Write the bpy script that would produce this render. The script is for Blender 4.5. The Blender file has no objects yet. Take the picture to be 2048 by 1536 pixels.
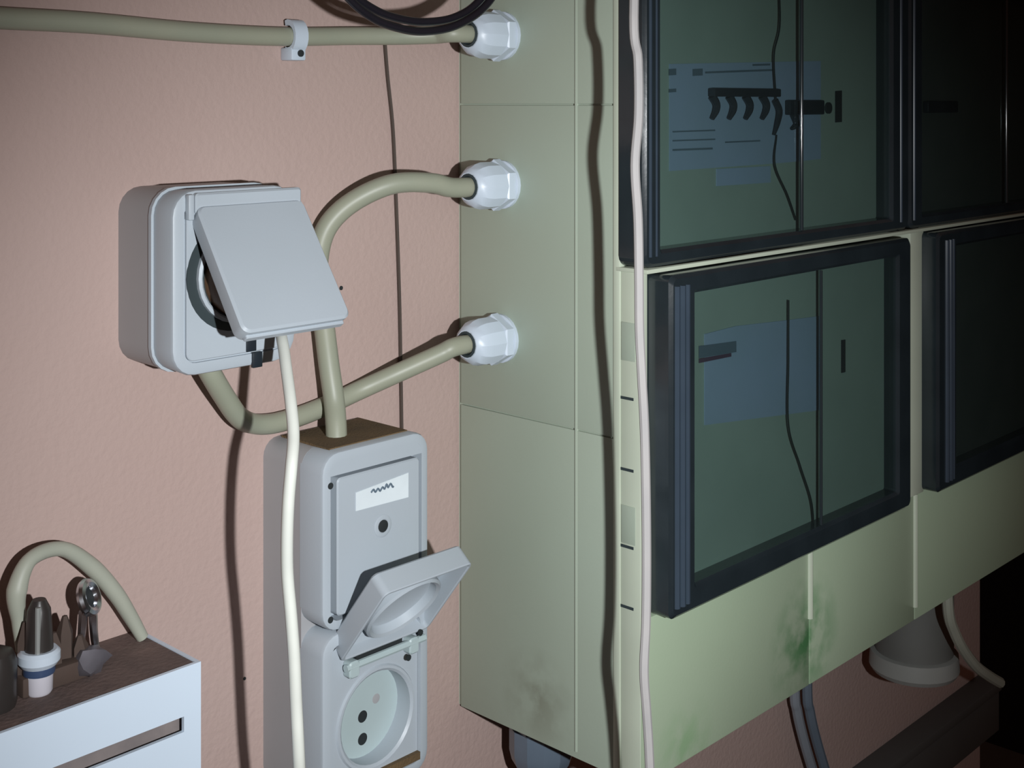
import bpy, bmesh, math, random
from mathutils import Vector, Matrix
random.seed(7)
S = bpy.context.scene
COL = S.collection

# ---------------------------------------------------------------- camera, world, flash, exposure
CAM_D, CAM_Z = 0.6, 1.5                 # metres from the wall, height
FPX = 2627.0                            # focal length for a 2048 px wide frame
YAW = math.atan2(2774, 2627)            # angle of the view axis from the wall normal
HORIZON = 204.0                         # the picture is cropped: the horizon lies high
cam = bpy.data.cameras.new('camera')
cam.sensor_width = 36.0
cam.lens = FPX / 2048 * 36.0
cam.shift_y = -(768 - HORIZON) / 2048
cam.clip_start = 0.01
camo = bpy.data.objects.new('camera', cam)
camo.location = (0, -CAM_D, CAM_Z)
camo.rotation_euler = (math.pi / 2, 0, -YAW)
COL.objects.link(camo)
S.camera = camo

w = bpy.data.worlds.new('dim_room')
w.use_nodes = True
w.node_tree.nodes['Background'].inputs[0].default_value = (1.0, 0.48, 0.33, 1)
w.node_tree.nodes['Background'].inputs[1].default_value = 0.05
S.world = w

AX, AY = math.sin(YAW), math.cos(YAW)
FLASH_K = 0.15                          # the flash sits to the right of the lens
fl = bpy.data.lights.new('camera_flash', 'SPOT')
fl.energy = 27.0
fl.color = (0.95, 0.98, 1.0)
fl.spot_size = math.radians(66)
fl.spot_blend = 1.0
fl.shadow_soft_size = 0.007
flo = bpy.data.objects.new('camera_flash', fl)
flo.location = (AY * FLASH_K, -CAM_D - AX * FLASH_K, CAM_Z - 0.032)

S.view_settings.view_transform = 'Standard'
S.view_settings.look = 'None'
S.view_settings.gamma = 1.0
S.view_settings.use_curve_mapping = False
S.view_settings.exposure = 0.0


def ray(u, v):
    t = (u - 1024) / FPX
    return Vector((AX + AY * t, AY - AX * t, -(v - HORIZON) / FPX))


def U(u, v, p):
    """point seen at pixel (u, v) at distance p in front of the wall"""
    d = ray(u, v)
    s = (CAM_D - p) / d.y
    return Vector((d.x * s, -p, CAM_Z + d.z * s))


def UX(u, v, x):
    d = ray(u, v)
    s = x / d.x
    return Vector((x, -CAM_D + d.y * s, CAM_Z + d.z * s))


aim = U(980, 930, 0.06) - flo.location
flo.rotation_euler = aim.to_track_quat('-Z', 'Y').to_euler()
COL.objects.link(flo)

# ---------------------------------------------------------------- materials
def lin(r, g, b):
    f = lambda c: c / 12.92 if c <= 0.04045 else ((c + 0.055) / 1.055) ** 2.4
    return (f(r / 255), f(g / 255), f(b / 255), 1)


def mat(name, c, rough=0.5, c2=None, scale=12.0, amt=0.5, bump=0.0, bscale=300.0, metal=0.0, spec=0.5, stains=()):
    m = bpy.data.materials.new(name)
    m.use_nodes = True
    nt = m.node_tree
    N, L = nt.nodes, nt.links
    b = N['Principled BSDF']
    b.inputs['Roughness'].default_value = rough
    b.inputs['Metallic'].default_value = metal
    b.inputs['Specular IOR Level'].default_value = spec
    geo = N.new('ShaderNodeNewGeometry')
    c2 = c2 or tuple(x * 0.82 for x in c[:3]) + (1,)
    nz = N.new('ShaderNodeTexNoise')
    nz.inputs['Scale'].default_value = scale
    nz.inputs['Detail'].default_value = 6
    L.new(geo.outputs['Position'], nz.inputs['Vector'])
    rp = N.new('ShaderNodeValToRGB')
    rp.color_ramp.elements[0].position = 0.5 - amt / 2
    rp.color_ramp.elements[0].color = c2
    rp.color_ramp.elements[1].position = 0.5 + amt / 2
    rp.color_ramp.elements[1].color = c
    L.new(nz.outputs['Fac'], rp.inputs['Fac'])
    out = rp.outputs['Color']
    for (ctr, rad, sc, strength) in stains:
        vm = N.new('ShaderNodeVectorMath'); vm.operation = 'DISTANCE'
        nv = N.new('ShaderNodeTexNoise'); nv.inputs['Scale'].default_value = 60; nv.inputs['Detail'].default_value = 5
        L.new(geo.outputs['Position'], nv.inputs['Vector'])
        L.new(geo.outputs['Position'], vm.inputs[0])
        vm.inputs[1].default_value = ctr
        mp = N.new('ShaderNodeMapRange')
        mp.inputs['From Min'].default_value = rad
        mp.inputs['From Max'].default_value = rad * 0.1
        L.new(vm.outputs['Value'], mp.inputs['Value'])
        m2 = N.new('ShaderNodeMapRange')
        m2.inputs['From Min'].default_value = 0.38; m2.inputs['From Max'].default_value = 0.60
        L.new(nv.outputs['Fac'], m2.inputs['Value'])
        mu = N.new('ShaderNodeMath'); mu.operation = 'MULTIPLY'
        L.new(mp.outputs['Result'], mu.inputs[0]); L.new(m2.outputs['Result'], mu.inputs[1])
        m3 = N.new('ShaderNodeMath'); m3.operation = 'MULTIPLY'
        L.new(mu.outputs[0], m3.inputs[0]); m3.inputs[1].default_value = strength
        mx = N.new('ShaderNodeMix'); mx.data_type = 'RGBA'
        L.new(m3.outputs[0], mx.inputs['Factor'])
        L.new(out, mx.inputs[6]); mx.inputs[7].default_value = sc
        out = mx.outputs[2]
    L.new(out, b.inputs['Base Color'])
    if bump:
        n2 = N.new('ShaderNodeTexNoise'); n2.inputs['Scale'].default_value = bscale; n2.inputs['Detail'].default_value = 4
        L.new(geo.outputs['Position'], n2.inputs['Vector'])
        bp = N.new('ShaderNodeBump'); bp.inputs['Strength'].default_value = bump; bp.inputs['Distance'].default_value = 0.002
        L.new(n2.outputs['Fac'], bp.inputs['Height'])
        L.new(bp.outputs['Normal'], b.inputs['Normal'])
    return m


def smoked(name, tint, rough=0.03, extra=0.0):
    """smoke-tinted clear plastic: tinted see-through plus surface reflection"""
    m = bpy.data.materials.new(name)
    m.use_nodes = True
    nt = m.node_tree; N, L = nt.nodes, nt.links
    N.remove(N['Principled BSDF'])
    tr = N.new('ShaderNodeBsdfTransparent'); tr.inputs[0].default_value = tint
    gl = N.new('ShaderNodeBsdfGlossy'); gl.inputs['Roughness'].default_value = rough
    gl.inputs['Color'].default_value = (0.9, 0.95, 1, 1)
    lw = N.new('ShaderNodeLayerWeight'); lw.inputs['Blend'].default_value = 0.5
    pw = N.new('ShaderNodeMath'); pw.operation = 'POWER'; pw.inputs[1].default_value = 5.0
    L.new(lw.outputs['Facing'], pw.inputs[0])
    fr = N.new('ShaderNodeMath'); fr.operation = 'MULTIPLY_ADD'; fr.inputs[1].default_value = 0.95; fr.inputs[2].default_value = 0.035
    L.new(pw.outputs[0], fr.inputs[0])
    nz = N.new('ShaderNodeTexNoise'); nz.inputs['Scale'].default_value = 25
    geo = N.new('ShaderNodeNewGeometry'); L.new(geo.outputs['Position'], nz.inputs['Vector'])
    df = N.new('ShaderNodeBsdfDiffuse'); df.inputs[0].default_value = (0.30, 0.36, 0.36, 1)   # thin film of dust
    mr = N.new('ShaderNodeMapRange'); mr.inputs['To Min'].default_value = 0.008 + extra; mr.inputs['To Max'].default_value = 0.035 + extra
    L.new(nz.outputs['Fac'], mr.inputs['Value'])
    m0 = N.new('ShaderNodeMixShader'); L.new(mr.outputs[0], m0.inputs[0]); L.new(tr.outputs[0], m0.inputs[1]); L.new(df.outputs[0], m0.inputs[2])
    m1 = N.new('ShaderNodeMixShader'); L.new(fr.outputs[0], m1.inputs[0]); L.new(m0.outputs[0], m1.inputs[1]); L.new(gl.outputs[0], m1.inputs[2])
    L.new(m1.outputs[0], N['Material Output'].inputs[0])
    return m


PINK = mat('pink_plaster', (0.468, 0.350, 0.316, 1), 0.85, (0.43, 0.31, 0.278, 1), 6, 0.6, 0.30, 260)
FLOORM = mat('grey_concrete', (0.22, 0.21, 0.20, 1), 0.9, None, 8)
DARKWALL = mat('unlit_opening_dark', (0.02, 0.02, 0.02, 1), 0.9)  # near-black colour stands in for the unlit space past the wall end
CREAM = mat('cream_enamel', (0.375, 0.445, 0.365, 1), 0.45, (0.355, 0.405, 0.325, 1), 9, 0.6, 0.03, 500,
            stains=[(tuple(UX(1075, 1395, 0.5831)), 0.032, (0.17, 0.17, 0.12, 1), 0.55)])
CREAMF = mat('cream_front_enamel', (0.41, 0.515, 0.365, 1), 0.42, (0.38, 0.47, 0.335, 1), 9, 0.6, 0.03, 500,
             stains=[(tuple(U(1610, 1280, 0.148)), 0.046, (0.10, 0.27, 0.11, 1), 1.0),
                     (tuple(U(1370, 1490, 0.148)), 0.03, (0.25, 0.42, 0.22, 1), 0.7)])
STRIP = mat('pale_strip', (0.56, 0.62, 0.50, 1), 0.45)
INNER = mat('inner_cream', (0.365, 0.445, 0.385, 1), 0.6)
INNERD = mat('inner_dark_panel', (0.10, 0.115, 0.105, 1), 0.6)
BLUEPAPER = mat('bluish_paper', (0.33, 0.41, 0.56, 1), 0.7, (0.29, 0.38, 0.48, 1), 20)
WIREDARK = mat('dark_wire', (0.012, 0.015, 0.014, 1), 0.5)
DARKPART = mat('dark_blue_black_plastic', (0.015, 0.022, 0.03, 1), 0.4)
COVER = mat('dark_smoked_plastic', (0.024, 0.034, 0.040, 1), 0.16, (0.014, 0.020, 0.024, 1), 30, 0.6, 0.04, 90, spec=0.6)
RIBP = mat('smoked_pane_rib', (0.020, 0.028, 0.032, 1), 0.09, None, 40, spec=0.7)
RIBM = mat('bluish_streak_rib', (0.045, 0.065, 0.09, 1), 0.2, None, 40, spec=0.6)  # bluish colour carries the lit streaks seen along the cover rims
PANE = smoked('smoked_pane', (0.715, 0.775, 0.77, 1))
SOCK = mat('grey_plastic', (0.43, 0.48, 0.53, 1), 0.42, (0.40, 0.45, 0.49, 1), 14, 0.6, 0.02, 700)
SOCKB = mat('grey_base_plastic', (0.38, 0.38, 0.39, 1), 0.5, (0.34, 0.34, 0.35, 1), 14)
DUSTY = mat('brown_dust', (0.16, 0.10, 0.045, 1), 0.95, (0.09, 0.06, 0.03, 1), 60, 0.6, 0.4, 800)
WELL = mat('well_plastic', (0.46, 0.56, 0.57, 1), 0.4)
GLANDM = mat('white_nylon', (0.58, 0.66, 0.76, 1), 0.38, (0.54, 0.62, 0.70, 1), 30)
SEAL = mat('dark_rubber', (0.03, 0.045, 0.05, 1), 0.6)
TAN = mat('tan_cable_sheath', (0.33, 0.335, 0.255, 1), 0.45, (0.29, 0.31, 0.24, 1), 30)
TAN2 = mat('grey_tan_cable_sheath', (0.40, 0.41, 0.34, 1), 0.5, (0.33, 0.35, 0.29, 1), 30)
WHITEC = mat('white_cord', (0.74, 0.76, 0.70, 1), 0.45, None, 30)
PALEC = mat('pale_pinkish_cord', (0.48, 0.46, 0.45, 1), 0.4, (0.42, 0.41, 0.41, 1), 40)
BLACKC = mat('black_cable', (0.014, 0.013, 0.018, 1), 0.28, None, 40)
BROWNW = mat('brown_wire', (0.07, 0.05, 0.04, 1), 0.6)
PLUGM = mat('brown_plug', (0.16, 0.09, 0.05, 1), 0.5)
WHITEBOX = mat('white_enamel', (0.65, 0.76, 0.88, 1), 0.35, (0.61, 0.71, 0.82, 1), 10, 0.5)
BOXTOP = mat('dusty_brown_top', (0.17, 0.115, 0.10, 1), 0.8, (0.09, 0.065, 0.06, 1), 55, 0.5, 0.3, 400)
LOUVRE = mat('brown_grey_plate', (0.26, 0.22, 0.21, 1), 0.6, (0.16, 0.14, 0.14, 1), 60)
PAPER = mat('white_label_paper', (0.80, 0.88, 0.92, 1), 0.6, None, 30)
INK = mat('ink', (0.12, 0.17, 0.22, 1), 0.7)
HOLE = mat('dark_hole', (0.015, 0.02, 0.022, 1), 0.7)
CHROME = mat('dull_chrome', (0.62, 0.64, 0.68, 1), 0.22, None, 60, metal=1.0)
BLUEB = mat('navy_band', (0.05, 0.08, 0.16, 1), 0.3)
STEM = mat('dark_stem', (0.035, 0.03, 0.028, 1), 0.35)
STEEL = mat('grey_rod', (0.28, 0.29, 0.28, 1), 0.35)
CAPW = mat('pinkish_white_cap', (0.62, 0.60, 0.66, 1), 0.35)
RUST = mat('dark_brown_debris', (0.07, 0.045, 0.035, 1), 0.8, None, 80)
GREYC = mat('grey_cable', (0.26, 0.29, 0.33, 1), 0.4, None, 30)
PIPE = mat('grey_pipe', (0.16, 0.165, 0.155, 1), 0.6, None, 20)
PIPE2 = mat('pale_grey_collar', (0.34, 0.35, 0.33, 1), 0.6, None, 20)
DUCT = mat('dark_grey_duct', (0.11, 0.11, 0.105, 1), 0.7, None, 20)
MAROON = mat('maroon_print', (0.10, 0.05, 0.09, 1), 0.7)

# ---------------------------------------------------------------- helpers
ORG = {}


def tag(o, label, cat, group=None):
    o['label'] = label; o['category'] = cat
    if group: o['group'] = group
    return o


def empty(name, loc, label, cat, group=None):
    o = bpy.data.objects.new(name, None)
    o.empty_display_size = 0.02
    o.location = loc
    COL.objects.link(o)
    ORG[o.name] = Vector(loc)
    return tag(o, label, cat, group)


def obj(name, bm, material, parent=None, label=None, sharp=35, kind=None):
    bmesh.ops.recalc_face_normals(bm, faces=bm.faces)
    if parent is not None:
        org = ORG[parent.name]
    else:
        xs = [v.co for v in bm.verts]
        org = Vector(((min(c.x for c in xs) + max(c.x for c in xs)) / 2,
                      (min(c.y for c in xs) + max(c.y for c in xs)) / 2, min(c.z for c in xs)))
    bmesh.ops.translate(bm, verts=bm.verts, vec=-org)
    me = bpy.data.meshes.new(name)
    bm.to_mesh(me); bm.free()
    for p in me.polygons: p.use_smooth = True
    me.set_sharp_from_angle(angle=math.radians(sharp))
    me.materials.append(material)
    o = bpy.data.objects.new(name, me)
    COL.objects.link(o)
    if parent is not None:
        o.parent = parent
    else:
        o.location = org
    ORG[o.name] = org
    if label: o['label'] = label
    if kind: o['kind'] = kind
    return o


def box(bm, x0, x1, p0, p1, z0, z1, bev=0.0):
    """axis box; p is the distance in front of the wall"""
    r = bmesh.ops.create_cube(bm, size=1)
    for v in r['verts']:
        v.co = Vector(((x0 + x1) / 2 + v.co.x * (x1 - x0), -(p0 + p1) / 2 + v.co.y * (p1 - p0), (z0 + z1) / 2 + v.co.z * (z1 - z0)))
    if bev:
        es = list({e for v in r['verts'] for e in v.link_edges})
        bmesh.ops.bevel(bm, geom=es, offset=bev, segments=2, affect='EDGES', profile=0.5)
    return bm


def B(*a, bev=0.0):
    return box(bmesh.new(), *a, bev=bev)


def tube(bm, pts, r, seg=12, sub=8, caps=True):
    pts = [Vector(p) for p in pts]
    rad = r if isinstance(r, (list, tuple)) else [r] * len(pts)
    P, R = [], []
    n = len(pts)
    for i in range(n - 1):
        p0 = pts[max(i - 1, 0)]; p1 = pts[i]; p2 = pts[i + 1]; p3 = pts[min(i + 2, n - 1)]
        if i == 0: p0 = p1 * 2 - p2
        if i + 2 > n - 1: p3 = p2 * 2 - p1
        for k in range(sub):
            t = k / sub
            P.append(0.5 * ((2 * p1) + (p2 - p0) * t + (2 * p0 - 5 * p1 + 4 * p2 - p3) * t * t + (3 * p1 - p0 - 3 * p2 + p3) * t ** 3))
            R.append(rad[i] * (1 - t) + rad[i + 1] * t)
    P.append(pts[-1]); R.append(rad[-1])
    rings = []
    up = None
    for i, p in enumerate(P):
        t = (P[min(i + 1, len(P) - 1)] - P[max(i - 1, 0)]).normalized()
        if up is None:
            up = t.orthogonal().normalized()
        up = (up - t * up.dot(t)).normalized()
        s = t.cross(up)
        rings.append([bm.verts.new(p + (up * math.cos(a) + s * math.sin(a)) * R[i]) for a in [2 * math.pi * k / seg for k in range(seg)]])
    for a, b in zip(rings, rings[1:]):
        for k in range(seg):
            bm.faces.new((a[k], a[(k + 1) % seg], b[(k + 1) % seg], b[k]))
    if caps:
        bm.faces.new(rings[0][::-1]); bm.faces.new(rings[-1])
    return bm


def lathe(bm, org, axis, prof, seg=24, hexed=False, rot=0.0):
    """prof: list of (radius, height along axis)"""
    org = Vector(org); axis = Vector(axis).normalized()
    u = axis.orthogonal().normalized(); w_ = axis.cross(u)
    rings = []
    for r, h in prof:
        if r < 1e-6:
            rings.append([bm.verts.new(org + axis * h)])
        else:
            rings.append([bm.verts.new(org + axis * h + (u * math.cos(a) + w_ * math.sin(a)) * r) for a in [rot + 2 * math.pi * k / seg for k in range(seg)]])
    for a, b in zip(rings, rings[1:]):
        if len(a) == 1 and len(b) == 1: continue
        for k in range(seg):
            k2 = (k + 1) % seg
            if len(a) == 1: bm.faces.new((a[0], b[k2], b[k]))
            elif len(b) == 1: bm.faces.new((a[k], a[k2], b[0]))
            else: bm.faces.new((a[k], a[k2], b[k2], b[k]))
    if len(rings[0]) > 1: bm.faces.new(rings[0][::-1])
    if len(rings[-1]) > 1: bm.faces.new(rings[-1])
    return bm


def frameM(ctr, a, b, n):
    return Matrix(((a[0], b[0], n[0], ctr[0]), (a[1], b[1], n[1], ctr[1]), (a[2], b[2], n[2], ctr[2]), (0, 0, 0, 1)))


def wallM(x, z, p=0.0):
    return frameM((x, -p, z), (1, 0, 0), (0, 0, 1), (0, -1, 0))


def rr(bm, M, W, H, r, rings, cap0=True, cap1=True, seg=5):
    """loft of rounded rectangles; rings: (height n, inset)"""
    vs = []
    for n, ins in rings:
        w2, h2 = W / 2 - ins, H / 2 - ins
        q = max(r - ins, 0.0004)
        ring = []
        for cx, cy, a0 in ((w2 - q, h2 - q, 0), (-w2 + q, h2 - q, 90), (-w2 + q, -h2 + q, 180), (w2 - q, -h2 + q, 270)):
            for k in range(seg + 1):
                a = math.radians(a0 + 90 * k / seg)
                ring.append(bm.verts.new(M @ Vector((cx + q * math.cos(a), cy + q * math.sin(a), n))))
        vs.append(ring)
    m = len(vs[0])
    for a, b in zip(vs, vs[1:]):
        for k in range(m):
            bm.faces.new((a[k], a[(k + 1) % m], b[(k + 1) % m], b[k]))
    if cap0: bm.faces.new(vs[0][::-1])
    if cap1: bm.faces.new(vs[-1])
    return bm


def RR(M, W, H, r, rings, **k):
    return rr(bmesh.new(), M, W, H, r, rings, **k)


def struct(o):
    o['kind'] = 'structure'
    return o


def wallbox(x0, x1, z0, z1, p0, p1, bev=0.001):
    return B(x0, x1, p0, p1, z0, z1, bev=bev)


# ---------------------------------------------------------------- the room
XE = 1.358
struct(obj('wall_back', B(-1.4, XE, -0.14, 0.0, 0.0, 2.6), PINK))
struct(obj('floor', B(-1.4, 3.0, -1.2, 2.2, -0.06, 0.0), FLOORM))
struct(obj('wall_recess', B(XE, 3.0, -1.2, -1.1, 0.0, 2.6), DARKWALL))
struct(obj('wall_right', B(3.0, 3.1, -1.2, 2.2, 0.0, 2.6), DARKWALL))

# ---------------------------------------------------------------- distribution cabinet
X0, XR, PF = 0.5831, 1.240, 0.148
ZB, ZM, ZT = 1.1165, 1.4054, 1.694
PB = 0.130                                  # plane of the inner panels
cab = empty('distribution_cabinet', ((X0 + XR) / 2, -0.07, ZB),
            'large cream green wall cabinet with dark smoked windows and cable glands on its side', 'cabinet')
obj('body', B(X0 + 0.0015, XR, 0.0, PB, ZB, ZT), CREAM, cab)
zs = [ZB, 1.3085, 1.4985, ZT]
for a, b in zip(zs, zs[1:]):
    obj('side_panel', B(X0, X0 + 0.0015, 0.003, 0.1322, a + (0.0005 if a > ZB else 0), b - (0.0005 if b < ZT else 0), bev=0.0003), CREAM, cab)
obj('side_bead', tube(bmesh.new(), [(X0 + 0.0006, -0.0993, ZB + 0.004), (X0 + 0.0006, -0.0993, ZT - 0.004)], 0.0013, 8, 2), CREAM, cab)
obj('side_rim', B(X0 - 0.0008, X0 + 0.004, 0.1275, 0.1326, ZB, ZT, bev=0.0008), STRIP, cab)
# lower left corner strip with its hinge marks
cs = obj('corner_strip', B(X0, X0 + 0.0065, 0.1326, PF - 0.0012, ZB, ZM - 0.001, bev=0.0006), STRIP, cab)
for v in (797, 940, 1094, 1215):
    c = UX(1256, v, X0)
    obj('slot', B(X0 - 0.0003, X0 + 0.002, -c.y - 0.005, -c.y + 0.004, c.z - 0.0008, c.z + 0.0008), SEAL, cs)
for v0, v1 in ((645, 722), (1012, 1088)):
    a, b = UX(1257, v0, X0), UX(1257, v1, X0)
    obj('hinge_plate', B(X0 - 0.0004, X0 + 0.002, -a.y - 0.005, -a.y + 0.005, b.z, a.z, bev=0.0002), CREAM, cs)
# bottom front panels with beads at their joints
xj = [X0 + 0.0005, 0.7622, 0.9108, XR]
for a, b in zip(xj, xj[1:]):
    obj('front_panel', B(a, b - 0.0006, PB, PF, ZB, 1.2098, bev=0.0008), CREAMF, cab)
for x, zb_ in zip(xj[1:3], (U(1620, 1236, PF).z, ZB + 0.010)):
    obj('front_bead', tube(bmesh.new(), [(x, -PF, zb_), (x, -PF, 1.2098)], 0.0022, 8, 2), STRIP, cab)
obj('row_divider', B(X0 - 0.001, XR, PB, 0.1525, ZM - 0.0013, ZM + 0.0011, bev=0.0004), STRIP, cab)
obj('column_divider', B(0.900, 0.921, PB, PF + 0.002, 1.2098, ZM - 0.0013, bev=0.0006), STRIP, cab)
obj('top_panel', B(X0 + 0.0005, XR, PB, PF, 1.602, ZT, bev=0.0008), CREAMF, cab)
obj('right_panel', B(1.232, XR, PB, PF, 1.2098, 1.602, bev=0.0008), CREAMF, cab)


def cover(x0, x1, z0, z1, p0, p1, wx0, wx1, wz0, wz1, ribs=(), side_ribs=(), nm='door_cover', r=0.006):
    """dark smoked cover: a deep rim around a clear smoked pane"""
    bm = bmesh.new()
    # rim as four bars, mitred simply by a lofted ring
    def ring(p, a0, a1, b0, b1, q):
        out = []
        for cx, cz, an in ((a1 - q, b1 - q, 0), (a0 + q, b1 - q, 90), (a0 + q, b0 + q, 180), (a1 - q, b0 + q, 270)):
            for k in range(5):
                t = math.radians(an + 90 * k / 4)
                out.append(bm.verts.new((cx + q * math.cos(t), -p, cz + q * math.sin(t))))
        return out
    e = 0.002
    rs = [ring(p0, x0, x1, z0, z1, r), ring(p1 - e, x0, x1, z0, z1, r), ring(p1, x0 + e, x1 - e, z0 + e, z1 - e, r),
          ring(p1, wx0 - e, wx1 + e, wz0 - e, wz1 + e, 0.002), ring(p1 - e, wx0, wx1, wz0, wz1, 0.0015), ring(p0, wx0, wx1, wz0, wz1, 0.0015)]
    for a, b in zip(rs, rs[1:] + rs[:1]):
        for k in range(20):
            bm.faces.new((a[k], a[(k + 1) % 20], b[(k + 1) % 20], b[k]))
    c = obj(nm, bm, COVER, cab)
    obj('pane', B(wx0 - 0.0002, wx1 + 0.0002, p1 - 0.0042, p1 - 0.0022, wz0 - 0.0002, wz1 + 0.0002), PANE, c)
    for (x, rr_, za, zb_) in ribs:
        obj('rib', tube(bmesh.new(), [(x, -(p1 - 0.0022), za), (x, -(p1 - 0.0022), zb_)], rr_, 12, 2), RIBP, c)
    for (x, rr_) in side_ribs:  # rim ridges, their reflected streaks put into the bluish colour
        obj('rib', tube(bmesh.new(), [(x, -(p1 - 0.0004), z0 + 0.006), (x, -(p1 - 0.0004), z1 - 0.006)], rr_, 10, 2), RIBM, c)
    return c


ZU = ZM + 0.0012
UPV = 0.151
xr1 = U(1609, 300, UPV).x
cover(0.5815, 0.8965, ZU + 0.0005, 1.600, 0.1326, UPV, 0.5976, 0.8701, 1.4163, 1.588,
      ribs=[(xr1, 0.0013, 1.4165, 1.588)], side_ribs=[(0.5868, 0.0013), (0.5925, 0.0010), (0.8835, 0.0015)])
xr2 = U(2018, 300, UPV).x
cover(0.8975, 1.231, ZU + 0.0005, 1.600, 0.1326, UPV, 0.918, 1.205, 1.4163, 1.588,
      ribs=[(xr2, 0.0013, 1.4165, 1.588)], side_ribs=[(0.904, 0.0015)])
LPV = 0.163
xr3 = U(1648, 800, LPV).x
cover(0.590, 0.876, 1.2115, 1.4032, PB, LPV, 0.6140, 0.8560, 1.2262, 1.3915,
      ribs=[(xr3, 0.0011, 1.2265, 1.391)], side_ribs=[(0.5955, 0.0022), (0.6005, 0.0024), (0.6055, 0.0018)], r=0.004)
cover(0.9180, 1.229, 1.2115, 1.4032, PB, LPV, 0.9495, 1.200, 1.2262, 1.3915,
      ribs=[], side_ribs=[(0.932, 0.0024), (0.938, 0.0024), (0.943, 0.0016)], r=0.004)

# inner panels and what shows through the panes
PIU, PIL = 0.1385, 0.1520
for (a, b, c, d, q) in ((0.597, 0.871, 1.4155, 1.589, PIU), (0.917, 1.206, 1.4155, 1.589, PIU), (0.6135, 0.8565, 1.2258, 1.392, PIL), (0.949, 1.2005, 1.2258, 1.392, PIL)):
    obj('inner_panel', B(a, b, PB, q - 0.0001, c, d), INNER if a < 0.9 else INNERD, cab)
PI = PIU


def flat(name, pts, material, parent, t=0.0006, p=PIU):
    """thin sheet from pixel outline on the inner panel plane"""
    bm = bmesh.new()
    a = [bm.verts.new(U(u, v, p)) for u, v in pts]
    f = bm.faces.new(a)
    g = bmesh.ops.extrude_face_region(bm, geom=[f])
    bmesh.ops.translate(bm, verts=[v for v in g['geom'] if isinstance(v, bmesh.types.BMVert)], vec=(0, -t, 0))
    return obj(name, bm, material, parent)


sheet = flat('label_sheet', [(1338, 128), (1640, 122), (1640, 318), (1560, 326), (1338, 342)], BLUEPAPER, cab)
flat('label_sticker', [(1432, 338), (1540, 332), (1540, 365), (1432, 372)], BLUEPAPER, cab)
T2 = PI + 0.0007
for a in (((1338, 138), (1352, 137), (1352, 150), (1338, 151)), ((1385, 138), (1405, 137), (1405, 151), (1385, 152)),
          ((1410, 143), (1545, 138), (1545, 142), (1410, 147)), ((1338, 178), (1352, 177), (1352, 184), (1338, 185)),
          ((1345, 262), (1430, 259), (1430, 262), (1345, 265)), ((1345, 280), (1430, 277), (1430, 280), (1345, 283)),
          ((1345, 298), (1425, 295), (1425, 299), (1345, 302)), ((1450, 283), (1520, 280), (1520, 283), (1450, 286)),
          ((1505, 128), (1540, 127), (1540, 131), (1505, 132))):
    flat('printed_line', a, INK, sheet, 0.0002, T2)
# comb shaped busbar with hooked fingers
bm = bmesh.new()
a, b = U(1414, 176, PI), U(1547, 194, PI)
box(bm, a.x, b.x, PI, PI + 0.006, b.z, a.z, bev=0.0008)
bus = obj('busbar', bm, DARKPART, cab)
for u in (1424, 1458, 1491, 1524):
    k = 9
    pts = [U(u, 192, PI + 0.003), U(u + k, 208, PI + 0.004), U(u + k - 1, 222, PI + 0.004), U(u, 238, PI + 0.003)]
    obj('hook', tube(bmesh.new(), pts, [0.0026, 0.0023, 0.0021, 0.0014], 8, 4), DARKPART, bus)
a, b = U(1568, 200, PI), U(1637, 229, PI)
sw = obj('switch_block', B(a.x, b.x, PI, PI + 0.005, b.z, a.z, bev=0.001), DARKPART, cab)
for u, v0, v1 in ((1553, 200, 270), (1588, 225, 258)):
    obj('hook', tube(bmesh.new(), [U(u - 3, v0, PI + .003), U(u + 6, v0 + 22, PI + .004), U(u + 2, (v0 + v1) / 2 + 12, PI + .004), U(u - 5, v1, PI + .003)], [0.0022, 0.0021, 0.0017, 0.0010], 8, 4), DARKPART, sw)
obj('screw', lathe(bmesh.new(), U(1655, 216, PI), (0, -1, 0), [(0.004, 0), (0.004, 0.0015), (0, 0.002)], 12), HOLE, cab)
flat('slot', [(1670, 182), (1683, 181), (1683, 244), (1670, 245)], HOLE, cab, 0.0004)
obj('inner_wire', tube(bmesh.new(), [U(1552, -120, PI + .002), U(1560, 40, PI + .004), U(1548, 110, PI + .004), U(1552, 200, PI + .004)], 0.0006, 6), WIREDARK, cab)
obj('inner_wire', tube(bmesh.new(), [U(1553, 270, PI + .002), U(1550, 330, PI + .004), U(1575, 390, PI + .004), U(1592, 440, PI + .003)], 0.0006, 6), WIREDARK, cab)

a, b = U(1845, 202, PIU), U(1905, 225, PIU)
obj('switch_block', B(a.x, b.x, PIU, PIU + 0.005, b.z, a.z, bev=0.001), DARKPART, cab)
PI = PIL
low = flat('label_sheet', [(1408, 668), (1470, 652), (1575, 640), (1637, 632), (1637, 820), (1408, 850)], BLUEPAPER, cab, p=PIL)
T2 = PIL + 0.0007
flat('printed_band', [(1398, 692), (1472, 682), (1472, 704), (1398, 716)], INK, low, 0.0003, T2)
flat('printed_band', [(1398, 717), (1462, 706), (1462, 713), (1398, 726)], MAROON, low, 0.0003, T2)
flat('slot', [(1682, 680), (1690, 679), (1690, 744), (1682, 746)], HOLE, cab, 0.0004, p=PIL)
obj('inner_wire', tube(bmesh.new(), [U(1577, 600, PI + .003), U(1577, 720, PI + .004), U(1577, 850, PI + .004), U(1600, 930, PI + .004), U(1622, 1000, PI + .004), U(1628, 1060, PI + .003)], 0.0006, 6), WIREDARK, cab)

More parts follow.
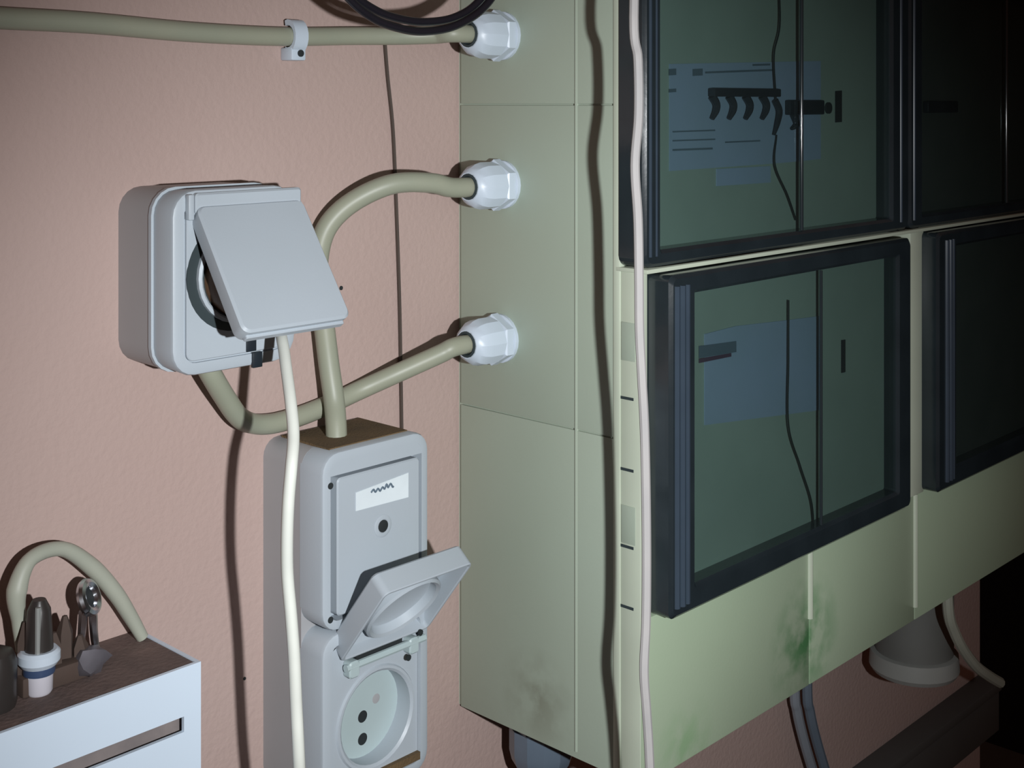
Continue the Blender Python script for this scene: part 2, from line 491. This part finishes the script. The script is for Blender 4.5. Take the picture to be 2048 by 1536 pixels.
# ---------------------------------------------------------------- cable glands
def gland(base, axis, label, name='cable_gland', k=1.0, m=GLANDM, rot=0.26, dome=True):
    g = empty(name, base, label, 'cable gland', 'cable glands on the cabinet')
    f = lambda prof: [(r * k, h * k) for r, h in prof]
    obj('flange', lathe(bmesh.new(), base, axis, f([(0.0150, 0), (0.0150, 0.0022), (0.0138, 0.003)]), 24), m, g)
    obj('hex_nut', lathe(bmesh.new(), base, axis, f([(0.0158, 0.003), (0.0158, 0.0085), (0.0148, 0.0095)]), 6, rot=rot), m, g, sharp=25)
    obj('cap_nut', lathe(bmesh.new(), base, axis, f([(0.0143, 0.0095), (0.0143, 0.0200), (0.0132, 0.0245), (0.0108, 0.0285), (0.0088, 0.030), (0.0080, 0.030), (0.0080, 0.026)]), 12, rot=rot), m, g, sharp=25)
    obj('seal', lathe(bmesh.new(), base, axis, f([(0.0079, 0.024), (0.0079, 0.0303), (0.0066, 0.0308), (0.0055, 0.0290)]), 20), SEAL, g)
    return g


gl = []
for (u, v, lab) in ((1006, 72, 'white nylon cable gland at the top, below the black cable loop'),
                    (1006, 369, 'white nylon cable gland on the cabinet side, middle of the three'),
                    (1002, 676, 'white nylon cable gland on the cabinet side, lowest of the three')):
    b = UX(u, v, X0)
    gl.append(b)
    gland(b, (-1, 0, 0), lab)
tips = [Vector((X0 - 0.028, b.y, b.z)) for b in gl]

# ---------------------------------------------------------------- tan cables on the wall
def top(name, bm, m, label, cat, group=None):
    return tag(obj(name, bm, m), label, cat, group)


t0 = tips[0]
top('cable', tube(bmesh.new(), [Vector((-1.38, -.006, 1.548)), Vector((-0.6, -.006, 1.549)), Vector((0.0, -.006, 1.547)), U(-140, 26, .006), U(0, 36, .006), U(180, 46, .006), U(380, 64, .006), U(560, 73, .006), U(700, 72, .008), U(800, 72, .016),
                                U(870, 70, .028), t0 + Vector((-0.012, 0, 0)), t0 + Vector((0.02, 0, 0))], 0.0054), TAN,
    'tan cable running along the wall at the top into the uppermost gland', 'cable', 'tan cables on the wall')
t1 = tips[1]
c2 = UX(672, 868, U(672, 868, 0.026).x)
top('cable', tube(bmesh.new(), [t1 + Vector((0.02, 0, 0)), t1 + Vector((-0.014, 0, 0)), U(862, 366, .039), U(785, 368, .032), U(708, 402, .021), U(657, 450, .014), U(637, 510, .011), U(638, 580, .011),
                                U(648, 650, .012), U(658, 730, .014), U(668, 800, .018), U(672, 850, .024), U(673, 900, .028)], 0.0060), TAN,
    'tan cable bending down from the middle gland into the double socket', 'cable', 'tan cables on the wall')
t2 = tips[2]
top('cable', tube(bmesh.new(), [t2 + Vector((0.02, 0, 0)), t2 + Vector((-0.010, 0, 0)), U(880, 708, .034), U(800, 744, .022), U(720, 780, .009), U(660, 808, .006), U(600, 832, .006), U(545, 847, .007), U(505, 847, .009),
                                U(476, 832, .014), U(448, 792, .019), U(424, 752, .023), U(408, 722, .024)], 0.0056), TAN,
    'tan cable sagging from the lowest gland to the bottom of the single socket', 'cable', 'tan cables on the wall')

# thin brown wire
top('thin_wire', tube(bmesh.new(), [U(768, 60, .0015), U(775, 150, .0012), U(786, 260, .0012), U(793, 420, .0012), U(799, 600, .0012), U(802, 760, .0012), U(804, 900, .0012)], 0.0012, 6), BROWNW,
    'thin dark brown wire running down the wall left of the cabinet', 'wire')

# cable clip on the top cable
cc = U(588, 73, 0.006)
clip = empty('cable_clip', (cc.x, 0, cc.z - 0.006), 'small white nail-in clip holding the top tan cable', 'cable clip')
bm = bmesh.new()
pr = [(0.0095 * math.cos(math.radians(a)), 0.006 + 0.0075 * math.sin(math.radians(a))) for a in range(-20, 201, 20)]
vs = []
for x in (-0.0045, 0.0045):
    o_ = [bm.verts.new((cc.x + x, -max(p_ + 0.0, 0.0), cc.z + z_)) for z_, p_ in pr]
    i_ = [bm.verts.new((cc.x + x, -max(0.006 + (p_ - 0.006) * 0.76, 0.0), cc.z + z_ * 0.66)) for z_, p_ in pr]
    vs.append((o_, i_))
n = len(pr)
for k in range(n - 1):
    (o0, i0), (o1, i1) = vs
    bm.faces.new((o0[k], o0[k + 1], o1[k + 1], o1[k])); bm.faces.new((i0[k], i1[k], i1[k + 1], i0[k + 1]))
    bm.faces.new((o0[k], i0[k], i0[k + 1], o0[k + 1])); bm.faces.new((o1[k], o1[k + 1], i1[k + 1], i1[k]))
for k in (0, n - 1):
    bm.faces.new((o0[k], o1[k], i1[k], i0[k]))
obj('saddle', bm, GLANDM, clip)
obj('nail_block', B(cc.x - 0.0050, cc.x + 0.0050, 0.0, 0.0105, cc.z - 0.0135, cc.z - 0.0062, bev=0.001), GLANDM, clip)
obj('nail', lathe(bmesh.new(), (cc.x + 0.001, -0.0103, cc.z - 0.0095), (0, -1, 0), [(0.0020, 0), (0.0020, 0.0010), (0, 0.0012)], 12), HOLE, clip)

# ---------------------------------------------------------------- single socket with half open lid
XL, XRs, ZT1, ZB1 = 0.3442, 0.4172, 1.4575, 1.3672
cx, cz, W1, H1 = (XL + XRs) / 2, (ZT1 + ZB1) / 2, XRs - XL, ZT1 - ZB1
PS = 0.0506
s1 = empty('wall_socket', (cx, 0, ZB1), 'grey single wall socket with its flap lifted by a plug', 'socket')
obj('base', RR(wallM(cx, cz), W1, H1, 0.013, [(0, 0.0005), (0.030, 0.0)]), SOCKB, s1)
obj('seam_ridge', RR(wallM(cx, cz), W1, H1, 0.013, [(0.030, -0.0006), (0.0325, -0.0006)]), SOCK, s1)
cov = obj('cover', RR(wallM(cx, cz), W1, H1, 0.013, [(0.0325, 0.0008), (PS - 0.002, 0.0), (PS - 0.0006, 0.0006), (PS, 0.002), (PS, 0.0062), (PS - 0.0012, 0.0064)], cap1=True), SOCK, s1)
a = U(372, 715, PS); b = U(556, 690, PS)
obj('face_plate', RR(wallM(cx, cz - 0.001), W1 - 0.0150, H1 - 0.0165, 0.004, [(PS - 0.0013, 0), (PS + 0.0002, 0), (PS + 0.0007, 0.0005)]), SOCK, s1)
# round socket insert under the lid
obj('well_groove', lathe(bmesh.new(), (cx - 0.0015, -PS - 0.0005, cz + 0.002), (0, -1, 0), [(0.0278, 0), (0.0278, 0.0005), (0.022, 0.0006)], 40), SEAL, s1)
obj('insert_ring', lathe(bmesh.new(), (cx, -PS, cz + 0.002), (0, -1, 0), [(0.024, 0), (0.024, 0.003), (0.0225, 0.0036), (0.0215, 0.0030), (0.0215, 0.0008)], 32), SOCK, s1)
for (u0, u1, va, vb) in ((493, 513, 674, 703), (506, 525, 704, 735)):
    c0, c1 = U(u0, (va + vb) / 2, PS + 0.0012), U(u1, (va + vb) / 2, PS + 0.0012)
    zt, zb_ = U((u0 + u1) / 2, va, PS + 0.0012).z, U((u0 + u1) / 2, vb, PS + 0.0012).z
    obj('latch', B(c0.x, c1.x, PS - 0.0008, PS + 0.0014, zb_, zt, bev=0.0004), DARKPART, s1)
al = math.radians(35.0)
e = Vector((0, -math.sin(al), -math.cos(al))); nn = Vector((0, -math.cos(al), math.sin(al)))
LW, LL, LT = 0.0640, 0.0690, 0.0085
hinge = Vector(((0.3552 + 0.4185) / 2, -PS + 0.0022, 1.4458))
M = frameM(hinge + e * (LL / 2) - nn * 0.0010, (1, 0, 0), -e, nn)
lid = obj('lid', RR(M, LW, LL, 0.0045, [(LT - 0.0018, 0.0018), (0, 0.0016), (0, 0.0002), (0.0005, 0), (LT - 0.0012, 0), (LT, 0.0012)]), SOCK, s1)
obj('hinge_pin', tube(bmesh.new(), [hinge + Vector((-0.033, -0.001, 0.0005)), hinge + Vector((0.0335, -0.001, 0.0005))], 0.0027, 12, 2), SOCK, s1)
obj('hinge_strip', RR(wallM((0.3552 + 0.4185) / 2, 1.4507), 0.0635, 0.0105, 0.002, [(PS - 0.001, 0), (PS + 0.0024, 0), (PS + 0.0034, 0.001)]), SOCK, s1)
obj('hinge_lug', B(0.3512, 0.3545, PS - 0.001, PS + 0.0032, 1.4430, 1.4555, bev=0.0008), SOCK, s1)
tip = hinge + e * LL
obj('lid_lip', RR(frameM(hinge + e * (LL - 0.0006) + nn * 0.002, (1, 0, 0), -nn, e), LW - 0.006, 0.004, 0.001, [(-0.001, 0), (0.0016, 0), (0.002, 0.0004)]), SOCK, lid)

# plug and white cord (held by the socket)
pc = empty('power_cord', (cx, -PS, 1.15), 'white power cord hanging from the plug under the lifted socket flap', 'cord')
pz = cz + 0.001
obj('plug_body', lathe(bmesh.new(), (cx, -PS - 0.0008, pz), (0, -1, 0), [(0.0195, 0), (0.0195, 0.008), (0.0175, 0.0125), (0.012, 0.014)], 28), PLUGM, pc)
cordpts = [Vector((cx + 0.006, -0.062, pz - 0.008)), U(556, 655, .070), U(566, 690, .080), U(573, 740, .092), U(582, 810, .106), U(587, 870, .115), U(583, 930, 0.122), U(577, 1000, 0.122), U(574, 1080, 0.121), U(575, 1150, 0.120),
           U(582, 1230, 0.120), U(588, 1310, 0.120), U(592, 1400, 0.120), U(597, 1500, 0.120), U(602, 1620, .116), U(604, 1760, .113), Vector((0.372, -.11, 0.80)), Vector((0.37, -.105, 0.40)), Vector((0.375, -.10, 0.10)), Vector((0.40, -.13, 0.006)), Vector((0.47, -.22, 0.004))]
obj('cord', tube(bmesh.new(), cordpts, 0.0028, 12), WHITEC, pc)

# ---------------------------------------------------------------- double socket
XA, XB = 0.4328, 0.5088
PD = 0.053
bx = (XA + XB) / 2; WB = XB - XA
UT, UB = 1.3140, 1.2190
LT_, LB_ = 1.2175, 1.1225
s2 = empty('double_wall_socket', (bx, 0, LB_), 'grey double wall socket with a labelled closed flap above and an open flap below', 'socket')
obj('base', RR(wallM(bx, (UT + LB_) / 2), WB - 0.001, UT - LB_ - 0.001, 0.010, [(0, 0.0), (0.034, 0.0)]), SOCKB, s2)
hz = (UT + UB) / 2; HH = UT - UB
uf = obj('cover', RR(wallM(bx, hz), WB, HH, 0.011, [(0.033, 0.0004), (PD - 0.002, 0), (PD - 0.0006, 0.0006), (PD, 0.002), (PD, 0.0054), (PD - 0.0075, 0.0058)]), SOCK, s2)
obj('rim_bar', B(XA + 0.0050, XB - 0.0050, PD - 0.0076, PD - 0.0001, 1.3018, UT - 0.0050), SOCK, s2)
obj('dust', B(XA + 0.010, XB - 0.010, 0.004, 0.046, UT - 0.0012, UT + 0.0005), DUSTY, s2, kind='stuff')
lx0, lx1 = U(674, 1100, PD).x, U(848, 1100, PD).x
lz1, lz0 = U(760, 930, PD).z - 0.0012, UB + 0.0075
lx1 = XB - 0.0072
ul = obj('lid', RR(wallM((lx0 + lx1) / 2, (lz0 + lz1) / 2), lx1 - lx0, lz1 - lz0, 0.0025, [(PD - 0.0078, 0), (PD - 0.0004, 0), (PD + 0.0004, 0.0008)]), SOCK, s2)
TP = PD + 0.0006
lab = [(711, 985), (816, 945), (816, 994), (711, 1022)]
stk = flat('label_sticker', lab, PAPER, ul, 0.0004, TP - 0.0003)
sq = [(742, 985), (747, 979), (751, 984), (756, 977), (760, 982), (765, 974), (769, 978), (773, 968), (776, 975), (781, 967), (785, 974), (787, 972)]
obj('handwriting', tube(bmesh.new(), [U(u, v, TP + 0.0002) for u, v in sq], 0.00055, 6, 4), INK, stk)
kp = U(766, 1052, TP)
obj('lock_screw', lathe(bmesh.new(), (kp.x, -PD - 0.0003, kp.z), (0, -1, 0), [(0.0062, 0), (0.0062, 0.0003), (0.0056, 0.0006), (0.0038, 0.0006), (0.0036, 0.0003)], 24), SOCK, ul)
obj('lock_core', lathe(bmesh.new(), (kp.x, -PD - 0.0004, kp.z), (0, -1, 0), [(0.0034, 0), (0.0034, 0.0006), (0.0026, 0.0008)], 20), HOLE, ul)
for v in (972, 1240):
    c = U(661, v, PD)
    obj('hinge_hole', lathe(bmesh.new(), (c.x, -PD + 0.0004, c.z), (0, -1, 0), [(0.0018, 0), (0.0018, 0.0006)], 12), HOLE, s2)
# lower module: frame, recess, round well
mz = (LT_ + LB_) / 2; MH = LT_ - LB_
obj('cover', RR(wallM(bx, mz), WB, MH, 0.011, [(0.033, 0.0004), (PD - 0.002, 0), (PD - 0.0006, 0.0006), (PD, 0.002), (PD, 0.0062), (PD - 0.0025, 0.0066), (0.036, 0.0068)], cap1=True), SOCK, s2)
wc = U(758, 1437, PD)
wc = Vector((wc.x, -PD, wc.z))
R0 = 0.0272
# plate around the well, with a round hole
bm = bmesh.new()
N_ = 40
x0_, x1_, z0_, z1_ = XA + 0.0068, XB - 0.0068, LB_ + 0.0068, LT_ - 0.0068
inn, out_, inb = [], [], []
for k in range(N_):
    a = 2 * math.pi * k / N_
    dx, dz = math.cos(a), math.sin(a)
    inn.append(bm.verts.new((wc.x + R0 * dx, -PD + 0.0022, wc.z + R0 * dz)))
    inb.append(bm.verts.new((wc.x + R0 * dx, -PD + 0.0155, wc.z + R0 * dz)))
    tx = ((x1_ if dx > 0 else x0_) - wc.x) / dx if abs(dx) > 1e-6 else 1e9
    tz = ((z1_ if dz > 0 else z0_) - wc.z) / dz if abs(dz) > 1e-6 else 1e9
    t = min(tx, tz)
    out_.append(bm.verts.new((wc.x + t * dx, -PD + 0.0022, wc.z + t * dz)))
for k in range(N_):
    j = (k + 1) % N_
    bm.faces.new((inn[k], inn[j], out_[j], out_[k])); bm.faces.new((inn[j], inn[k], inb[k], inb[j]))
obj('face_plate', bm, SOCK, s2)
obj('well_ring', lathe(bmesh.new(), wc + Vector((0, 0.0022, 0)), (0, -1, 0), [(R0 - 0.0024, -0.012), (R0 - 0.0024, 0.0), (R0 - 0.001, 0.0012), (R0 + 0.0004, 0.0012), (R0 + 0.0012, 0), (R0 - 0.0003, -0.012)], 40), SOCK, s2)
wd = obj('well_floor', lathe(bmesh.new(), wc + Vector((0, 0.014, 0)), (0, -1, 0), [(R0 - 0.0024, 0), (R0 - 0.0024, 0.0012), (0, 0.0013)], 40), WELL, s2)
PW = PD - 0.0128
for u, v, r_ in ((725, 1433, .0033), (725, 1478, .0033), (752, 1397, .0027)):
    c = U(u, v, PW)
    obj('pin_hole', lathe(bmesh.new(), (c.x, -PW + 0.0004, c.z), (0, -1, 0), [(r_, 0), (r_, 0.0005), (r_ * 0.8, 0.0006)], 18), HOLE if r_ > .003 else SOCKB, wd)
obj('dust', B(XA + 0.012, XB - 0.0068, PD - 0.004, PD + 0.0004, U(800, 1530, PD).z - 0.002, U(800, 1522, PD).z), DUSTY, s2, kind='stuff')
# open flap, swung up past level
al2 = math.radians(38.5)
e2 = Vector((0, -math.sin(al2), math.cos(al2))); n2 = Vector((0, math.cos(al2), math.sin(al2)))
hg = Vector(((0.4435 + 0.5075) / 2, -PD - 0.001, 1.2020))
LW2, LL2, LT2 = 0.0640, 0.0590, 0.0130
M2 = frameM(hg + e2 * (LL2 / 2), (1, 0, 0), -e2, n2)
l2 = obj('lid', RR(M2, LW2, LL2, 0.004, [(LT2 - 0.002, 0.0022), (0.0006, 0.0020), (0, 0.0014), (0, 0.0005), (0.0006, 0), (LT2 - 0.0012, 0), (LT2, 0.0012)]), SOCK, s2)
lc = M2 @ Vector((0, 0.001, LT2 - 0.002))
obj('inner_boss', lathe(bmesh.new(), lc, -n2, [(0.0235, 0), (0.0235, 0.0080), (0.0222, 0.0092), (0.0205, 0.0080), (0.0195, 0.0035), (0.010, 0.0010), (0, 0.0008)], 36), SOCK, l2)
obj('hinge_bar', tube(bmesh.new(), [hg + Vector((-0.0285, -0.0006, -0.004)), hg + Vector((0.0285, -0.0006, -0.004))], 0.0021, 10, 2), WELL, s2)
obj('hinge_gap', B(hg.x - 0.021, hg.x + 0.012, PD - 0.0012, PD + 0.0014, hg.z - 0.0015, hg.z + 0.0012), HOLE, s2)
for dx in (-0.0235, 0.0195):
    obj('hinge_lug', RR(wallM(hg.x + dx, hg.z - 0.0055, PD - 0.0018), 0.0072, 0.0090, 0.002, [(0, 0), (0.0046, 0), (0.0054, 0.0008)]), WELL, s2)
for dx, dz in ((0.0145, -0.0105), (0.0235, 0.0008)):
    obj('hinge_hole', lathe(bmesh.new(), (hg.x + dx, -PD - 0.0036, hg.z + dz), (0, -1, 0), [(0.0018, 0), (0.0018, 0.0006)], 10), HOLE, s2)

# ---------------------------------------------------------------- pale cord hanging before the cabinet corner
pp = [(1262, -260), (1264, -120), (1268, 0), (1276, 120), (1277, 230), (1270, 330), (1276, 440), (1278, 560), (1279, 660), (1284, 760), (1289, 860), (1292, 1000), (1293, 1120), (1292, 1240), (1288, 1340), (1293, 1420), (1298, 1500), (1302, 1620), (1302, 1760)]
top('hanging_cord', tube(bmesh.new(), [(0.74, -.02, ZT + 0.003), (0.66, -.08, ZT + 0.003), (0.60, -.14, ZT + 0.006), (0.535, -.188, ZT - 0.01)] + [U(u, v, 0.196) for u, v in pp[2:]] + [(0.528, -.19, 0.75), (0.525, -.185, 0.35), (0.53, -.18, 0.05), (0.55, -.22, 0.004), (0.62, -.30, 0.004)], 0.0024, 10), PALEC,
    'pale pinkish cord hanging straight down in front of the cabinet corner', 'cord')

# ---------------------------------------------------------------- black cable loop at the top
def loopc(pts, r, p, lab):
    off = (p - .098) * 3
    a, b = U(pts[0][0], pts[0][1], p), U(pts[-1][0], pts[-1][1], p)
    path = [Vector((a.x - .03 - off, -r, a.z + .16)), Vector((a.x - .01 - off, -.045, a.z + .09))] + [U(u, v, p + dp) for u, v, dp in pts] + [Vector((b.x + off, -.045, b.z + .09)), Vector((b.x + off, -r, b.z + .17))]
    top('black_cable', tube(bmesh.new(), path, r, 12), BLACKC, lab, 'cable')


loopc([(560, -420, -.02), (600, -250, 0), (650, -110, 0), (700, -20, 0), (750, 20, 0), (800, 38, 0), (850, 44, 0), (905, 36, 0), (950, 10, 0), (985, -40, 0), (1010, -130, 0), (1020, -280, 0), (1010, -420, -.02)], 0.0022, .098,
      'inner thin black cable of the loop hanging at the top edge')
loopc([(545, -420, -.02), (585, -250, 0), (640, -100, 0), (690, -12, 0), (745, 36, 0), (800, 57, 0), (850, 63, 0), (910, 52, 0), (965, 18, 0), (1000, -35, 0), (1030, -130, 0), (1040, -280, 0), (1030, -420, -.02)], 0.0022, .102,
      'outer thin black cable of the loop hanging at the top edge')

# ---------------------------------------------------------------- white case at the lower left
BXR, BP, BZ = 0.3555, 0.0575, 1.2312
BXL, BZL = 0.08, 0.90
wb = empty('white_metal_case', ((BXL + BXR) / 2, -BP / 2, BZL), 'white enamelled metal case with a dusty brown top and a louvre slot', 'case')
sa, sb = U(362, 1440, BP), U(70, 1536, BP)
sz1 = U(345, 1442, BP).z
sz0 = U(345, 1473, BP).z
sx1 = U(368, 1455, BP).x
sx0 = 0.10
# front panel with a real opening
bm = bmesh.new()
for (a, b, c, d) in ((BXL, BXR, sz1, BZ), (BXL, BXR, BZL, sz0 - 0.0), (sx1, BXR, sz0, sz1), (BXL, sx0, sz0, sz1)):
    box(bm, a, b, BP - 0.002, BP, c, d)
obj('front_panel', bm, WHITEBOX, wb)
obj('side_panel', B(BXR - 0.002, BXR, 0.0, BP - 0.002, BZL, BZ), WHITEBOX, wb)
obj('side_panel', B(BXL, BXL + 0.002, 0.0, BP - 0.002, BZL, BZ), WHITEBOX, wb)
obj('top', B(BXL + 0.002, BXR - 0.002, 0.0, BP - 0.002, BZ - 0.004, BZ - 0.0006), BOXTOP, wb)
obj('inner_plate', B(BXL + 0.003, BXR - 0.003, BP - 0.010, BP - 0.007, sz0 - 0.03, sz1 + 0.006), LOUVRE, wb)
ZTOP = BZ - 0.0006

# things lying on the case
def onto(u, v):
    """point on the case top seen at this pixel"""
    d = ray(u, v); s = (ZTOP - CAM_Z) / d.z
    return Vector((d.x * s, -CAM_D + d.y * s, ZTOP))


sp = onto(78, 1385)
sp.z = ZTOP
st = empty('stemmed_connector', sp, 'small upright connector with white cap, navy band and dark stem on the white case', 'connector')
kk = 0.66 / FPX
obj('cap', lathe(bmesh.new(), sp, (0, 0, 1), [(0.0052, 0), (0.0060, 0.0012), (0.0062, 0.0085), (0.0056, 0.0092)], 24), CAPW, st)
obj('band', lathe(bmesh.new(), sp, (0, 0, 1), [(0.0070, 0.0092), (0.0072, 0.0100), (0.0070, 0.0128)], 24), BLUEB, st)
obj('collar', lathe(bmesh.new(), sp, (0, 0, 1), [(0.0078, 0.0128), (0.0094, 0.0150), (0.0094, 0.0185), (0.0080, 0.0200)], 24), GLANDM, st)
obj('stem', lathe(bmesh.new(), sp, (0, 0, 1), [(0.0064, 0.0200), (0.0058, 0.030), (0.0052, 0.038), (0.0030, 0.0425)], 16), STEM, st)
rx = sp + Vector((-0.0030, -0.0048, 0.0195))
obj('rod', tube(bmesh.new(), [rx, rx + Vector((0.0005, 0.0008, 0.021))], 0.0013, 8, 2), STEEL, st)

cb = U(35, 1262, .020)
top('cable', tube(bmesh.new(), [U(44, 1300, .020), U(37, 1240, .020), U(34, 1180, .020), U(62, 1118, .018), U(125, 1098, .014), U(185, 1135, .012), U(230, 1185, .012), U(262, 1235, .012), U(285, 1275, .013)],
                    [0.0028, 0.0032, 0.0048, 0.0035, 0.0035, 0.0042, 0.0041, 0.0036, 0.0030], 12), TAN2,
    'short tan cable arched over the clutter on the white case', 'cable')
bb = U(2, 1330, .03)
top('black_connector', lathe(bmesh.new(), (bb.x - 0.004, -0.030, ZTOP), (0, 0, 1), [(0.010, 0), (0.0105, 0.002), (0.0105, 0.020), (0.009, 0.024), (0.005, 0.026)], 20), STEM,
    'black round connector at the left edge on the white case', 'connector')
# shiny pipe clip: ring on a bracket
rc = U(178, 1195, .022)
pcp = empty('pipe_clip', (rc.x, -.022, ZTOP), 'shiny metal ring clip standing on the white case under the arched cable', 'clip')
bm = bmesh.new()
ax_ = Vector((0.55, -0.75, 0.35)).normalized()
u_ = ax_.orthogonal().normalized(); v_ = ax_.cross(u_)
tube(bm, [rc + (u_ * math.cos(a) + v_ * math.sin(a)) * 0.0068 for a in [2 * math.pi * k / 16 for k in range(17)]], 0.0023, 8, 2)
obj('ring', bm, CHROME, pcp)
obj('hole', lathe(bmesh.new(), rc - ax_ * 0.001, ax_, [(0.0055, 0), (0.0055, 0.0008)], 16), HOLE, pcp)
for dx in (-0.004, 0.004):
    obj('foot', tube(bmesh.new(), [rc + Vector((dx * 0.6, 0.001, -0.006)), Vector((rc.x + dx, rc.y + .001, ZTOP + 0.008)), Vector((rc.x + dx * 1.8, rc.y - .002, ZTOP + 0.0008))], [0.0022, 0.0018, 0.0016], 6, 4), CHROME, pcp)
# dark brown connector block behind the stem
rb = U(118, 1262, .026)
tb = empty('terminal_block', (rb.x, -.026, ZTOP), 'dark brown jagged terminal block beside the stemmed connector', 'terminal block')
for i, (dx, h) in enumerate(((-0.0165, 0.032), (-0.0095, 0.026), (-0.0025, 0.023), (0.0045, 0.028), (0.0105, 0.018))):
    bm = bmesh.new()
    lathe(bm, (rb.x + dx, -.026 + 0.003 * (i % 2), ZTOP), (0, 0, 1), [(0.0040, 0), (0.0040, h * 0.72), (0.0012, h)], 5, rot=i)
    obj('post', bm, RUST, tb)
obj('block', B(rb.x - 0.021, rb.x + 0.015, .019, .033, ZTOP, ZTOP + 0.009, bev=0.001), RUST, tb)
# crumpled grey foil
bm = bmesh.new()
fc = U(175, 1275, .028)
r_ = bmesh.ops.create_icosphere(bm, subdivisions=2, radius=1)
for v in bm.verts:
    j = 0.72 + 0.5 * random.random()
    v.co = Vector((fc.x + v.co.x * 0.010 * j, -.029 + v.co.y * 0.008 * j, max(ZTOP + 0.006 + v.co.z * 0.0075 * j, ZTOP)))
top('crumpled_foil', bm, mat('dull_foil', (0.22, 0.21, 0.24, 1), 0.4, None, 90, metal=0.6), 'crumpled dull grey foil at the foot of the ring clip', 'foil')

# ---------------------------------------------------------------- below the cabinet
gb = Vector((0.622, -0.037, ZB))
gb2 = gland(gb, (0, 0, -1), 'large dark cable gland with a blue grey face under the cabinet corner', k=1.45, m=mat('slate_plastic', (0.13, 0.17, 0.22, 1), 0.3, None, 30), rot=0.5)
top('cable', tube(bmesh.new(), [gb + Vector((0, 0, -0.035)), gb + Vector((0, 0.01, -0.10)), gb + Vector((0.0, 0.03, -0.20)), gb + Vector((0.0, 0.05, -0.5))], 0.008), BLACKC, 'dark cable going down from the gland under the cabinet corner', 'cable')

for dx, m_, lab_ in ((-8, GREYC, 'light grey cable coming down below the cabinet, left of the pair'), (17, mat('slate_cable', (0.15, 0.19, 0.24, 1), 0.4), 'slate grey cable below the cabinet, right of the pair')):
    c0 = U(1597 + dx, 1370, .016)
    top('cable', tube(bmesh.new(), [(c0.x, c0.y, ZB), U(1597 + dx, 1370, .016), U(1602 + dx, 1420, .016), U(1613 + dx, 1470, .016), U(1632 + dx, 1536, .016), U(1652 + dx, 1598, .014)], 0.0044, 10), m_, lab_, 'cable')

pcx = U(1828, 1300, .062)
pipe = empty('conduit_sleeve', (pcx.x, -.062, .985), 'large round grey conduit sleeve hanging under the cabinet', 'conduit')
obj('sleeve', lathe(bmesh.new(), (pcx.x, -.062, ZB), (0, 0, -1), [(0.0335, 0), (0.0335, 0.105), (0.031, 0.107), (0.030, 0.100)], 32), PIPE, pipe)
obj('collar', lathe(bmesh.new(), (pcx.x, -.062, ZB), (0, 0, -1), [(0.0337, 0.098), (0.0375, 0.099), (0.0385, 0.112), (0.036, 0.116), (0.033, 0.114), (0.033, 0.108)], 32), PIPE2, pipe)
top('cable', tube(bmesh.new(), [Vector((U(1893, 1190, .12).x, -.12, ZB)), U(1897, 1225, .12), U(1908, 1262, .12), U(1926, 1298, .12), U(1952, 1332, .12), U(1978, 1352, .12), U(2000, 1365, .12)], 0.0046, 10), TAN2,
    'pale cable bending away right of the round conduit sleeve', 'cable')
da, db = U(1842, 1433, 0), U(1900, 1493, 0)
du = empty('cable_duct', (1.0, 0, db.z), 'dark grey cable duct fixed to the wall below the cabinet', 'duct')
obj('trough', B(0.70, XE - 0.002, 0, .022, db.z, da.z - 0.004, bev=0.001), DUCT, du)
obj('lid', B(0.70, XE - 0.002, 0, .025, da.z - 0.0095, da.z, bev=0.001), DUCT, du)

# two small holes in the plaster
wall = bpy.data.objects['wall_back']
for u, v, r_ in ((489, 1357, 0.0009), (682, 576, 0.0013)):
    c = U(u, v, 0)
    obj('nail_hole', lathe(bmesh.new(), (c.x, 0.001, c.z), (0, -1, 0), [(r_, 0), (r_, 0.0013)], 10), HOLE, wall)
